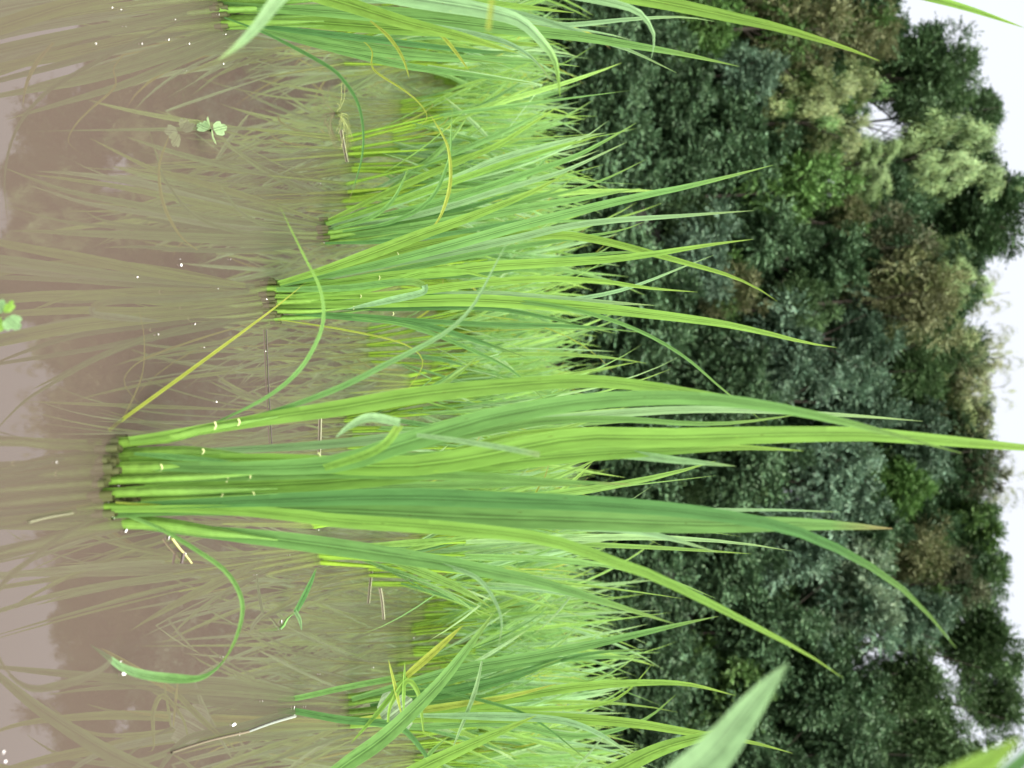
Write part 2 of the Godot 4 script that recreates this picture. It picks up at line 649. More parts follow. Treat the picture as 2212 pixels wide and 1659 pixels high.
func make_crowns() -> void:
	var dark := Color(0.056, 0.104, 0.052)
	var blue := Color(0.108, 0.180, 0.120)
	var green := Color(0.078, 0.158, 0.044)
	var olive := Color(0.138, 0.182, 0.072)
	var brown := Color(0.150, 0.168, 0.082)
	var red := Color(0.092, 0.104, 0.060)
	crowns = {
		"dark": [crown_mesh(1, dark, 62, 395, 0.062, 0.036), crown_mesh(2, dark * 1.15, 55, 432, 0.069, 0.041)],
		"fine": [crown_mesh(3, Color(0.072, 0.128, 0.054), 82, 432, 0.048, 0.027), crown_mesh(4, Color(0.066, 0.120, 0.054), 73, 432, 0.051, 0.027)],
		"blue": [crown_mesh(5, blue, 66, 395, 0.062, 0.034), crown_mesh(6, blue * 0.9, 60, 432, 0.059, 0.034)],
		"silver": [crown_mesh(7, Color(0.19, 0.265, 0.180), 55, 395, 0.062, 0.041, "broad", 0.3, blue, 0.35)],
		"green": [crown_mesh(8, green, 62, 395, 0.062, 0.036), crown_mesh(9, Color(0.07, 0.13, 0.04), 62, 395, 0.059, 0.036, "broad", 0.3, dark, 0.3)],
		"brown": [crown_mesh(10, brown, 71, 467, 0.045, 0.027, "broad", 0.3, olive * 0.75, 0.35), crown_mesh(11, brown * 0.85, 71, 467, 0.045, 0.027, "broad", 0.3, green * 0.8, 0.3)],
		"red": [crown_mesh(12, red, 68, 467, 0.048, 0.027, "broad", 0.3, dark, 0.3)],
		"spray": [crown_mesh(13, olive, 82, 288, 0.081, 0.016, "spray", 0.25, brown * 1.1, 0.25), crown_mesh(14, olive * 0.95, 82, 288, 0.081, 0.016, "spray", 0.25, green, 0.3)],
		"plume": [crown_mesh(15, Color(0.165, 0.250, 0.102), 84, 302, 0.081, 0.016, "spray", 0.2)],
		"feather": [crown_mesh(16, Color(0.17, 0.20, 0.10), 40, 164, 0.073, 0.013, "spray", 0.2)],
	}
	for i in 4: trunks.append(trunk_mesh(40 + i))
	rng.seed = 77

func dep(x: float) -> float:
	return 15.0 + maxf(x - 1150.0, 0.0) / 1060.0 * 11.0

func forest() -> void:
	var T := func(x, y, rv, rh, kind, label, called = "tree", back = 0.0):
		tree(x, y, rv * 1.12, rh * 1.16, dep(x) + back, kind, label, called)
	# from the skyline down, left to right in the world (top to bottom in the photograph)
	T.call(1730, 55, 140, 110, "brown", "large olive brown tree at the left edge of the hill")
	T.call(1870, 60, 90, 80, "brown", "yellow tinged tree top poking out above the large olive brown tree", "tree", 1.0)
	T.call(1530, 50, 80, 75, "green", "fresh green shrub below the large olive brown tree", "shrub")
	T.call(1390, 40, 95, 80, "dark", "dark tree behind the upper left rice leaves", "tree")
	T.call(1780, 255, 125, 95, "spray", "olive bamboo clump with drooping sprays, left of the middle of the hill", "bamboo_clump")
	T.call(2000, 185, 108, 95, "fine", "tall dark green tree with sky gaps at the left of the skyline", "tree", 2.0)
	T.call(2120, 250, 60, 60, "fine", "small dark tree top on the skyline right of the gap in the trees", "tree", 3.0)
	T.call(2040, 350, 135, 75, "plume", "tall light green bamboo plume above the domed bush", "bamboo_clump", 1.0)
	T.call(1870, 372, 55, 75, "plume", "pale green domed bush under the tall bamboo plume", "shrub")
	T.call(2110, 470, 105, 115, "fine", "highest dark tree on the left half of the skyline", "tree", 2.0)
	T.call(2130, 400, 60, 50, "plume", "yellow green bamboo tips beside the highest dark tree", "bamboo_clump", 1.4)
	T.call(1720, 405, 115, 75, "green", "mid green tree between the olive bamboo and the brown tree")
	T.call(1840, 470, 50, 45, "brown", "small greyish brown bush below the pale domed bush", "shrub")
	T.call(1920, 540, 90, 75, "red", "dark brown tree left of the big spreading brown tree", "tree", -0.4)
	T.call(1945, 655, 125, 95, "brown", "big spreading brown green tree in the middle of the hill", "tree", -0.8)
	T.call(2050, 600, 75, 65, "plume", "bright yellow green tree behind the spreading brown tree", "tree", 0.8)
	T.call(2120, 645, 65, 40, "feather", "thin feathery bamboo top against the sky, left one", "bamboo_clump", 1.5)
	T.call(1560, 300, 120, 120, "dark", "dark bluish tree below the olive bamboo clump")
	T.call(1610, 165, 75, 70, "blue", "grey green bush left of the dark bluish tree", "shrub")
	T.call(1440, 210, 110, 100, "dark", "dark tree over the left field edge")
	T.call(1470, 350, 95, 90, "dark", "dark tree behind the tips of the second left rice clump", "tree", -0.5)
	T.call(1650, 520, 95, 80, "dark", "dark tree above the tall leaf tips left of the middle")
	T.call(1790, 560, 85, 85, "dark", "dark green tree below the dark brown tree", "tree", 0.4)
	T.call(1585, 620, 70, 70, "brown", "small brownish tree behind the crossing leaf tips")
	T.call(1500, 560, 95, 95, "blue", "grey green tree low down behind the second left rice clump")
	T.call(1725, 660, 80, 70, "fine", "fine leaved dark tree below the spreading brown tree")
	T.call(1680, 775, 130, 105, "blue", "rounded blue green tree beside the tallest rice leaf")
	T.call(1850, 720, 70, 80, "blue", "domed blue grey tree above the rounded blue green tree")
	T.call(1835, 850, 95, 85, "blue", "blue grey tree just left of the tallest rice leaf", "tree", 0.5)
	T.call(1960, 800, 90, 90, "fine", "dark green tree above the domed blue grey tree", "tree", 0.5)
	T.call(2060, 800, 85, 95, "spray", "olive bamboo below the feathery tops", "bamboo_clump", 1.2)
	T.call(2140, 765, 75, 45, "feather", "thin feathery bamboo top against the sky, middle one", "bamboo_clump", 1.6)
	T.call(2130, 850, 65, 45, "feather", "thin feathery bamboo top against the sky, right of the middle one", "bamboo_clump", 1.7)
	T.call(2075, 920, 70, 60, "red", "reddish brown tree top left of the tallest rice leaf", "tree", 1.0)
	T.call(2095, 1015, 75, 65, "red", "reddish brown tree top right of the tallest rice leaf", "tree", 1.0)
	T.call(1980, 960, 80, 75, "blue", "grey green tree behind the crossing of the tallest leaves", "tree", 0.2)
	T.call(1790, 1030, 120, 90, "blue", "blue green tree right of the tallest rice leaf")
	T.call(1930, 1045, 75, 70, "green", "green tree below the right reddish brown tree top")
	T.call(2165, 1040, 55, 60, "feather", "thin feathery bamboo top against the sky, rightmost one", "bamboo_clump", 1.8)
	T.call(1560, 830, 110, 95, "dark", "dark tree low behind the curved thin leaf tip")
	T.call(1600, 1000, 120, 95, "dark", "dark tree low down just right of the tallest leaves")
	T.call(1850, 1160, 95, 85, "dark", "dark tree behind the broad pointed leaf tip")
	T.call(1985, 1190, 85, 75, "brown", "brown tree above the long arching leaf on the right", "tree", 0.3)
	T.call(2090, 1130, 80, 75, "green", "green tree on the skyline right of the reddish brown top", "tree", 1.0)
	T.call(2120, 1225, 65, 60, "green", "green pointed tree top on the right skyline", "tree", 1.4)
	T.call(1690, 1180, 120, 95, "blue", "blue green tree below the long arching leaf")
	T.call(1840, 1300, 105, 105, "silver", "pale grey green tree with big leaves between the two arching leaves", "tree", -0.8)
	T.call(1965, 1330, 85, 75, "blue", "grey green tree above the pale big leaved tree", "tree", 0.2)
	T.call(2050, 1260, 70, 65, "red", "dull brown tree under the right skyline", "tree", 0.6)
	T.call(2100, 1380, 105, 105, "fine", "dark tree with wide sky gaps at the right of the skyline", "tree", 2.0)
	T.call(2140, 1500, 75, 80, "fine", "dark tree top on the far right skyline", "tree", 2.2)
	T.call(1950, 1470, 115, 100, "fine", "dark green tree right of the pale big leaved tree", "tree", 0.4)
	T.call(2010, 1610, 120, 95, "fine", "dark tree at the right edge under the sky", "tree", 1.0)
	T.call(1760, 1480, 115, 105, "dark", "dark tree right of the tip of the near arching leaf")
	T.call(1640, 1360, 115, 100, "dark", "dark tree between the two right arching leaves, low down")
	T.call(1560, 1220, 105, 95, "dark", "dark tree behind the leaf tips right of the middle clump")
	T.call(1800, 1620, 120, 90, "dark", "dark tree at the right edge behind the blurred blade")
	T.call(1560, 1500, 115, 105, "green", "dull green tree behind the blurred blade", "tree", 0.4)
	T.call(1600, 1640, 105, 90, "dark", "dark tree at the lower right edge")
	T.call(1700, 600, 100, 100, "dark", "dark tree filling the hollow below the spreading brown tree", "tree", 2.2)
	# the shaded front row along the foot of the hill and the trees that fill in behind
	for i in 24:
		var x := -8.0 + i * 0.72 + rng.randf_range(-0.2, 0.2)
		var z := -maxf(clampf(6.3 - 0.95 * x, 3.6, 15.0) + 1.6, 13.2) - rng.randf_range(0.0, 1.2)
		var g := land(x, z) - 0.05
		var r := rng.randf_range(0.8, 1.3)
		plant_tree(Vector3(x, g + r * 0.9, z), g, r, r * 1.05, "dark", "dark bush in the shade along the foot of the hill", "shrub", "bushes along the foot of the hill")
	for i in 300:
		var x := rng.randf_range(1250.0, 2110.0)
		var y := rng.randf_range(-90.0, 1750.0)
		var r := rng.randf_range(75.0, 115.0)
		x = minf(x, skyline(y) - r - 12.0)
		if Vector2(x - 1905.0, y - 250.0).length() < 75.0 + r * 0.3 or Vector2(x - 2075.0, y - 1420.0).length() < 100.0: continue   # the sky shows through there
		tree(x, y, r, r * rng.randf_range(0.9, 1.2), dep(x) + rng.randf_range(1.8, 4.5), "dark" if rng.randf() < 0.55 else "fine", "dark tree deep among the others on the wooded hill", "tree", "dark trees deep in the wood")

func skyline(y: float) -> float:
	var t := [0, 1925, 60, 1960, 120, 2070, 150, 2100, 250, 2160, 350, 2185, 470, 2200, 590, 2150, 650, 2090, 700, 2105, 800, 2120, 900, 2105, 950, 2130, 1050, 2150, 1130, 2170, 1200, 2175, 1250, 2130, 1370, 2190, 1450, 2200, 1550, 2195, 1660, 2160]
	if y <= 0.0: return 1925.0
	for i in t.size() / 2 - 1:
		if y < t[i * 2 + 2]: return lerpf(t[i * 2 + 1], t[i * 2 + 3], (y - t[i * 2]) / (t[i * 2 + 2] - t[i * 2]))
	return 2160.0

# ------------------------------------------------------------------ traced clumps
func sunken_foot_shade(o: Node3D, r: float, n: int) -> void:   # sheaths under the waterline, near-black so their colour also carries the shade there
	var keep := rng.state
	rng.seed = 5 + n
	for i in n:
		var b := Buf.new()
		var a := TAU * i / n + rng.randf() * 0.5
		var q := sqrt(rng.randf())
		var out := Vector3(cos(a), 0, sin(a) * 0.8)
		var k := Color(0.016, 0.022, 0.018) * rng.randf_range(0.6, 1.5)
		var way := out * (r * rng.randf_range(0.1, 0.5))
		tube(b, spline(PackedVector3Array([out * r * q + way - Vector3(0, 0.050, 0), out * r * q + way * 0.5 - Vector3(0, 0.026, 0), out * r * q - Vector3(0, 0.004, 0), out * r * q + Vector3(0, rng.randf_range(0.001, 0.006), 0)]), 8), 0.0038, 0.0015, k, k.lerp(Color(0.09, 0.10, 0.02), 0.5), 6)
		part("sunken_shade_sheath", done(b), M.plain, o)
	rng.state = keep

func clump_middle() -> void:
	var d := wd(255, 1045)
	var o := thing("rice_clump", "large rice clump nearest the camera, leaves reaching past the treetops", "rice plant", on_water(255, 1045))
	sunken_foot_shade(o, 0.018, 60)
	stem(o, 23, d, d - 0.005, [190, 968, 280, 954, 370, 945, 440, 927, 600, 900])
	stem(o, 34, d + 0.006, d, [180, 1000, 270, 985, 420, 978, 560, 985])
	stem(o, 32, d - 0.004, d - 0.004, [180, 1018, 270, 1013, 420, 1010, 600, 1008])
	stem(o, 17, d - 0.008, d - 0.01, [190, 1042, 280, 1037, 437, 1030, 600, 1020])
	stem(o, 22, d - 0.010, d - 0.01, [170, 1070, 250, 1064, 437, 1060, 600, 1055])
	stem(o, 15, d - 0.010, d - 0.012, [170, 1097, 245, 1094, 437, 1092, 600, 1095])
	stem(o, 30, d + 0.003, d + 0.004, [170, 1132, 250, 1128, 350, 1132, 440, 1146, 600, 1166])
	stem(o, 18, d + 0.010, d + 0.012, [180, 1085, 255, 1080, 437, 1075, 600, 1065])
	stem(o, 16, d + 0.012, d + 0.012, [180, 1050, 260, 1046, 437, 1040, 600, 1030])
	leaf(o, "f", 37, d - 0.005, d + 0.01, 0.3, 0.2, [280, 952, 440, 927, 600, 900, 740, 880, 900, 853, 1100, 832, 1240, 823, 1340, 827, 1475, 845, 1585, 863, 1660, 881, 1735, 896])
	leaf(o, "m", 43, d - 0.004, d - 0.05, -0.3, 0.7, [283, 1006, 437, 1010, 600, 1010, 737, 1000, 837, 968, 937, 937, 1037, 907, 1137, 886, 1237, 870, 1337, 861, 1475, 858, 1585, 866, 1708, 885, 1800, 905, 1900, 930, 1990, 955, 2078, 979])
	leaf(o, "f", 46, d, d - 0.03, 0.2, -0.1, [280, 1000, 437, 995, 600, 995, 737, 1005, 900, 1005, 1037, 985, 1237, 947, 1400, 945, 1475, 945, 1600, 941, 1740, 938, 1875, 938, 1975, 946, 2100, 957, 2420, 985], {"base": 0.5})
	leaf(o, "m", 22, d + 0.006, d + 0.02, 0.2, 0.5, [260, 1040, 600, 1020, 900, 960, 1150, 912, 1337, 905, 1475, 914, 1570, 914, 1650, 906, 1738, 893])
	leaf(o, "f", 40, d + 0.002, d - 0.002, 0.0, 0.3, [250, 1062, 500, 1050, 737, 1038, 1000, 1008, 1237, 984, 1475, 970, 1600, 966, 1735, 974])
	leaf(o, "p", 22, d + 0.02, d + 0.05, 0.2, 0.2, [290, 980, 700, 960, 1200, 905, 1500, 884, 1800, 895, 1993, 910])
	leaf(o, "m", 42, d - 0.006, d - 0.02, -0.2, 0.1, [245, 1110, 450, 1100, 737, 1103, 1000, 1115, 1237, 1122, 1475, 1131, 1600, 1132, 1740, 1132, 1850, 1137, 1928, 1142], {"tip": "b", "taper": 6.0})
	leaf(o, "d", 38, d - 0.010, d - 0.055, -0.5, 0.2, [245, 1095, 500, 1085, 737, 1076, 900, 1074, 1070, 1080, 1240, 1086, 1400, 1096, 1525, 1109, 1675, 1134, 1775, 1169, 1875, 1220, 1975, 1294, 2065, 1400])
	leaf(o, "f", 30, d - 0.012, d - 0.04, 0.3, -0.2, [240, 1100, 437, 1099, 600, 1109, 737, 1125, 937, 1138, 1137, 1158, 1237, 1181, 1305, 1207, 1400, 1239, 1475, 1274, 1600, 1337, 1740, 1411, 1820, 1464])
	leaf(o, "m", 36, d + 0.004, d + 0.01, -0.1, 0.3, [245, 1128, 437, 1148, 600, 1165, 737, 1183, 900, 1207, 1037, 1230, 1180, 1262, 1303, 1299, 1456, 1347])
	leaf(o, "p", 10, d + 0.01, d + 0.0, 0.2, 0.6, [900, 1205, 990, 1230, 1037, 1253, 1070, 1299, 1084, 1346, 1076, 1400])
	leaf(o, "m", 10, d - 0.006, d - 0.010, 0.7, 0.4, [277, 1113, 350, 1143, 433, 1193, 483, 1229, 513, 1269, 525, 1313, 515, 1366, 493, 1413, 470, 1442], {"n": 34, "base": 0.9, "taper": 6.0})
	leaf(o, "m", 22, d - 0.010, d - 0.013, 0.9, -0.1, [484, 1427, 463, 1449, 430, 1466, 383, 1467, 317, 1459, 267, 1443, 233, 1419, 195, 1392], {"n": 26, "base": 0.25, "tip": "p", "tip_from": 0.2})
	leaf(o, "m", 11, d + 0.0, d - 0.01, 0.7, 0.2, [450, 920, 567, 863, 640, 806, 683, 740, 699, 683, 690, 620, 657, 553, 605, 447], {"n": 36, "tip": "f", "tip_from": 0.4, "taper": 1.8})
	leaf(o, "m", 16, d + 0.004, d - 0.02, 0.9, -0.2, [450, 925, 600, 885, 737, 835, 837, 785, 903, 752, 970, 713, 1020, 663, 1054, 603, 1080, 553, 1105, 507], {"tip": "p", "tip_from": 0.3, "taper": 1.6})
	leaf(o, "y", 7, d - 0.002, d + 0.12, 0.2, 0.2, [235, 930, 265, 906, 400, 808, 520, 720, 600, 660, 662, 609], {"base": 0.8})
	leaf(o, "f", 18, d - 0.02, d - 0.035, 0.3, 0.5, [700, 1010, 780, 985, 830, 960, 862, 918], {"base": 0.8, "cut": true})
	leaf(o, "p", 20, d - 0.035, d - 0.045, 0.5, 0.2, [864, 914, 800, 902, 757, 920, 725, 946], {"base": 0.9, "tip": "p", "label": "pale broken leaf end folded back down"})
	leaf(o, "p", 11, d - 0.03, d - 0.05, 0.2, 0.2, [900, 940, 937, 944, 1070, 964, 1166, 982], {"base": 0.8, "cut": true})
	leaf(o, "m", 26, d - 0.008, d + 0.0, -0.6, 0.1, [260, 1040, 500, 1030, 737, 1022, 1037, 1030, 1200, 1040, 1362, 1046], {"tip": "b"})
	leaf(o, "p", 22, d + 0.01, d - 0.01, 0.4, 0.2, [1150, 960, 1300, 975, 1400, 986, 1475, 995, 1590, 1007])
	leaf(o, "p", 8, d + 0.03, d + 0.03, 0.2, 0.2, [1300, 1090, 1475, 1100, 1575, 1101, 1700, 1102, 1817, 1106])
	leaf(o, "p", 22, d + 0.02, d + 0.03, 0.2, 0.5, [900, 1110, 1237, 1135, 1370, 1146, 1475, 1170, 1552, 1194])
	leaf(o, "m", 24, d + 0.01, d + 0.02, 0.3, 0.0, [255, 1070, 600, 1060, 900, 1050, 1150, 1045, 1290, 1052])
	leaf(o, "m", 20, d + 0.014, d + 0.03, 0.5, 0.2, [275, 1015, 600, 1000, 900, 985, 1200, 965, 1400, 955, 1520, 960])
	leaf(o, "m", 18, d + 0.014, d + 0.03, 0.2, 0.2, [275, 1085, 600, 1080, 900, 1095, 1100, 1108, 1330, 1112, 1480, 1108])
	leaf(o, "f", 15, d + 0.012, d + 0.03, 0.2, 0.2, [265, 1050, 600, 1040, 850, 1015, 1100, 940, 1300, 925, 1440, 930])
	leaf(o, "d", 14, d - 0.012, d - 0.01, 0.2, 0.6, [290, 980, 420, 990, 520, 998])
	leaf(o, "y", 8, d - 0.012, d - 0.012, 0.2, 0.2, [250, 1085, 400, 1098, 540, 1110])
	collars(o, d, [517, 912, 466, 919, 492, 1034, 540, 1030, 480, 1068, 548, 1068, 395, 1092, 350, 1010, 440, 975, 690, 985, 835, 1000])

func clump_left_of_middle() -> void:
	var d := wd(590, 650)
	var o := thing("rice_clump", "second nearest rice clump, left of the middle one, with a folded pale leaf", "rice plant", on_water(590, 650))
	sunken_foot_shade(o, 0.015, 36)
	for s in [[612, 604, 14], [625, 622, 15], [638, 634, 12], [652, 645, 14], [662, 656, 13], [672, 668, 10], [688, 680, 11], [645, 628, 12]]:
		stem(o, s[2], d + rng.randf_range(-0.012, 0.012), d + rng.randf_range(-0.012, 0.012), [540, s[0] + 2, 590, s[0], 680, s[1] + 4, 800, lerpf(s[1], 640.0, 0.2) - 4])
	leaf(o, "m", 22, d - 0.01, d - 0.02, 0.3, 0.1, [605, 615, 737, 588, 850, 563, 970, 531, 1104, 493, 1270, 450, 1400, 420, 1475, 405, 1580, 380, 1669, 357])
	leaf(o, "f", 24, d - 0.02, d - 0.06, 0.1, 0.2, [603, 612, 700, 583, 804, 547, 900, 510, 1004, 473, 1137, 420, 1224, 375])
	leaf(o, "p", 17, d, d, 0.2, 0.1, [610, 620, 800, 580, 970, 545, 1104, 517, 1270, 482, 1475, 466, 1628, 455])
	leaf(o, "f", 22, d - 0.005, d - 0.01, 0.2, 0.1, [600, 630, 800, 600, 970, 586, 1070, 574, 1287, 562, 1400, 550, 1475, 538, 1560, 525, 1627, 517])
	leaf(o, "f", 20, d + 0.01, d + 0.0, 0.3, 0.2, [620, 625, 800, 560, 1000, 515, 1200, 507, 1300, 520, 1400, 545, 1475, 566, 1575, 595, 1640, 625, 1679, 651])
	leaf(o, "f", 17, d - 0.01, d + 0.01, 0.1, 0.4, [590, 640, 750, 640, 870, 634, 1004, 615, 1170, 602, 1304, 608, 1400, 622, 1507, 631])
	leaf(o, "p", 20, d + 0.01, d + 0.02, 0.1, 0.1, [595, 655, 800, 650, 1037, 637, 1170, 643, 1300, 652, 1416, 660])
	leaf(o, "f", 26, d, d - 0.01, 0.2, 0.0, [592, 660, 800, 655, 1000, 648, 1170, 657, 1304, 667, 1475, 687, 1575, 702, 1675, 724, 1740, 740, 1808, 751])
	leaf(o, "m", 11, d + 0.01, d - 0.02, 0.3, 0.2, [600, 668, 900, 640, 1100, 650, 1237, 668, 1370, 710, 1475, 768, 1560, 840, 1657, 917], {"n": 34})
	leaf(o, "p", 13, d + 0.02, d + 0.03, 0.3, 0.3, [600, 650, 900, 660, 1170, 652, 1280, 640, 1370, 618, 1475, 577, 1542, 551])
	leaf(o, "m", 14, d - 0.02, d - 0.03, 0.5, 0.2, [597, 625, 737, 622, 830, 612, 890, 608, 916, 617], {"base": 0.7, "cut": true})
	leaf(o, "p", 15, d - 0.03, d - 0.04, 0.1, 0.2, [917, 616, 912, 632, 837, 650, 783, 661, 748, 668], {"base": 0.8, "tip": "p", "label": "pale leaf end folded down"})
	leaf(o, "f", 20, d - 0.015, d - 0.02, 0.2, 0.2, [640, 640, 770, 625, 850, 608, 920, 589, 1004, 587, 1040, 596, 1072, 602])
	leaf(o, "d", 17, d + 0.0, d + 0.0, 0.3, 0.2, [595, 672, 737, 683, 870, 694, 970, 717, 1139, 772])
	leaf(o, "m", 9, d - 0.01, d - 0.03, 0.2, 0.2, [760, 685, 904, 710, 1070, 780, 1130, 820, 1186, 874])
	leaf(o, "y", 4.5, d - 0.01, d - 0.01, 0.4, 0.2, [600, 690, 737, 711, 850, 735, 897, 757, 914, 783, 900, 815, 868, 856], {"n": 32, "tip": "b"})
	leaf(o, "m", 15, d + 0.012, d + 0.02, 0.2, 0.2, [600, 640, 850, 600, 1050, 590, 1200, 560, 1340, 545, 1420, 548])
	leaf(o, "d", 14, d + 0.015, d + 0.02, 0.6, 0.2, [600, 665, 850, 665, 1050, 665, 1200, 690, 1300, 720])
	leaf(o, "m", 15, d + 0.012, d + 0.02, 0.6, 0.2, [600, 630, 850, 585, 1050, 545, 1200, 520, 1330, 500, 1390, 480])
	leaf(o, "d", 12, d + 0.012, d + 0.02, 0.6, 0.2, [600, 682, 850, 690, 1050, 700, 1250, 705, 1400, 720])
	collars(o, d, [860, 550, 780, 640, 820, 600, 765, 665, 850, 678])

func clump_small_left() -> void:
	var d := wd(702, 500)
	var o := thing("rice_clump", "third rice clump from the camera, leaning left beside the folded leaf clump", "rice plant", on_water(702, 500))
	sunken_foot_shade(o, 0.011, 20)
	for s in [[482, 470, 11], [492, 478, 12], [503, 490, 10], [513, 500, 12], [525, 515, 10]]:
		stem(o, s[2], d + rng.randf_range(-0.01, 0.01), d + rng.randf_range(-0.01, 0.01), [660, s[0] + 2, 702, s[0], 780, s[1] + 2, 860, s[1] - 12])
	leaf(o, "p", 19, d, d, 0.2, 0.1, [705, 490, 850, 440, 1000, 380, 1070, 347, 1170, 318, 1240, 300, 1309, 287])
	leaf(o, "m", 17, d + 0.01, d - 0.01, 0.2, 0.1, [705, 492, 900, 450, 1050, 405, 1137, 375, 1237, 340, 1310, 303, 1374, 266])
	leaf(o, "p", 14, d, d + 0.01, 0.2, 0.1, [705, 497, 900, 465, 1050, 420, 1170, 385, 1237, 362, 1354, 307])
	leaf(o, "f", 15, d - 0.01, d - 0.02, 0.2, 0.1, [705, 485, 900, 420, 1100, 350, 1200, 320, 1302, 292])
	leaf(o, "m", 10, d + 0.01, d, 0.2, 0.1, [705, 505, 950, 470, 1200, 420, 1304, 388, 1396, 344])
	leaf(o, "m", 21, d, d, 0.2, 0.2, [705, 515, 900, 490, 1070, 460, 1237, 432, 1330, 415, 1386, 407])
	leaf(o, "m", 16, d, d + 0.02, 0.3, 0.2, [702, 520, 900, 500, 1100, 440, 1200, 410, 1245, 378])
	leaf(o, "f", 15, d, d + 0.02, 0.3, 0.2, [702, 480, 850, 410, 1000, 345, 1080, 310, 1206, 230])
	leaf(o, "m", 15, d, d + 0.02, 0.3, 0.2, [702, 485, 860, 430, 1000, 375, 1120, 340, 1230, 300])
	leaf(o, "d", 13, d, d + 0.02, 0.3, 0.2, [702, 510, 850, 480, 1000, 450, 1100, 420, 1180, 405])
	leaf(o, "d", 12, d - 0.01, d + 0.0, 0.5, 0.2, [702, 525, 850, 520, 1000, 500, 1100, 480, 1190, 470])
	leaf(o, "m", 9, d - 0.02, d - 0.06, 0.2, 0.1, [740, 500, 850, 478, 930, 430, 970, 345, 974, 290, 978, 228], {"n": 34})
	leaf(o, "y", 8, d - 0.05, d - 0.06, 0.2, 0.1, [918, 507, 950, 470, 972, 400, 970, 330, 955, 290, 926, 243], {"n": 34, "tip": "b", "base": 0.3})
	leaf(o, "m", 10, d - 0.02, d - 0.03, 0.5, 0.2, [720, 495, 800, 470, 850, 430, 884, 360])

func clump_corner() -> void:
	var d := wd(480, 15)
	var o := thing("rice_clump", "rice clump cut off at the left border, with long pale drooping leaves", "rice plant", on_water(480, 0))
	sunken_foot_shade(o, 0.018, 30)
	for s in [[-25, -30, 14], [-8, -12, 16], [8, 4, 16], [22, 18, 14], [38, 36, 12], [52, 48, 14], [60, 58, 9]]:
		stem(o, s[2], d + rng.randf_range(-0.012, 0.012), d + rng.randf_range(-0.012, 0.012), [425, s[0] + 2, 478, s[0], 580, s[1] + 1, 700, s[1] - 2])
	leaf(o, "f", 31, d - 0.04, d - 0.12, 0.2, 0.2, [480, -30, 620, -25, 737, 5, 870, 47, 1004, 80, 1060, 97, 1122, 116])
	leaf(o, "p", 42, d - 0.02, d - 0.16, 0.1, 0.6, [480, -30, 700, -38, 904, -2, 1037, 20, 1120, 43, 1170, 88, 1200, 133, 1210, 209], {"n": 36, "tip": "f"})
	leaf(o, "p", 36, d + 0.0, d - 0.12, 0.1, 0.7, [480, -40, 900, -70, 1150, -30, 1290, -2, 1370, 20, 1402, 50, 1415, 84, 1412, 102, 1407, 126], {"n": 40, "tip": "p", "tip_from": 0.5})
	leaf(o, "f", 35, d - 0.03, d - 0.10, 0.2, 0.1, [480, -20, 800, -75, 1100, -45, 1300, -18, 1475, 14, 1575, 36, 1675, 58, 1775, 87, 1850, 112, 1900, 132])
	leaf(o, "m", 26, d + 0.0, d - 0.02, 0.2, 0.1, [480, 10, 737, 28, 950, 45, 1104, 63, 1237, 77, 1350, 95, 1475, 117, 1597, 144])
	leaf(o, "p", 17, d + 0.02, d, 0.2, 0.1, [480, 0, 900, 0, 1130, 33, 1304, 90, 1370, 113, 1462, 158])
	leaf(o, "p", 15, d + 0.03, d + 0.04, 0.2, 0.1, [480, 20, 900, 45, 1170, 57, 1370, 41, 1475, 37, 1544, 47])
	leaf(o, "d", 14, d + 0.0, d, 0.3, 0.2, [500, 50, 737, 77, 937, 101, 1070, 113, 1159, 103])
	leaf(o, "m", 18, d + 0.04, d + 0.06, 0.2, 0.1, [520, 55, 700, 95, 904, 122, 1037, 127, 1150, 132, 1252, 144])
	leaf(o, "m", 16, d + 0.06, d + 0.08, 0.2, 0.1, [520, 55, 700, 100, 870, 141, 1004, 160, 1156, 181])
	leaf(o, "p", 13, d + 0.0, d - 0.04, 0.2, 0.1, [800, 40, 1027, 74, 1130, 110, 1192, 175])
	leaf(o, "d", 8, d - 0.03, d - 0.08, 0.3, 0.2, [485, 38, 560, 66, 617, 93, 700, 138, 737, 167, 772, 220, 785, 283, 780, 350, 753, 438], {"n": 40, "tip": "b"})
	leaf(o, "y", 4.5, d + 0.03, d + 0.03, 0.3, 0.2, [780, 85, 804, 110, 807, 150, 870, 193, 905, 222, 923, 253, 903, 278], {"n": 34})
	leaf(o, "f", 22, d + 0.01, d + 0.02, 0.2, 0.1, [480, -10, 800, -15, 1000, 2, 1130, 15, 1240, 28])
	leaf(o, "m", 24, d + 0.02, d + 0.02, 0.2, 0.1, [480, 20, 700, 22, 900, 30, 1060, 45, 1190, 60])
	leaf(o, "f", 26, d + 0.03, d + 0.03, 0.2, 0.1, [480, 38, 700, 50, 900, 65, 1060, 72, 1200, 70])
	leaf(o, "f", 22, d + 0.04, d + 0.03, 0.4, 0.1, [480, 30, 700, 42, 900, 50, 1100, 92, 1210, 95])
	leaf(o, "m", 16, d + 0.04, d + 0.03, 0.4, 0.1, [480, 45, 650, 70, 800, 100, 950, 120, 1100, 140])
	leaf(o, "y", 8, d - 0.02, d - 0.02, 0.4, 0.1, [800, 45, 840, 80, 870, 125, 885, 172])
	leaf(o, "y", 8, d - 0.02, d - 0.02, 0.4, 0.1, [940, 70, 962, 85, 990, 120, 1013, 153])
	leaf(o, "f", 16, d - 0.10, d - 0.14, 0.3, 0.1, [1750, -70, 1900, -30, 2025, 0, 2108, 24, 2214, 61])

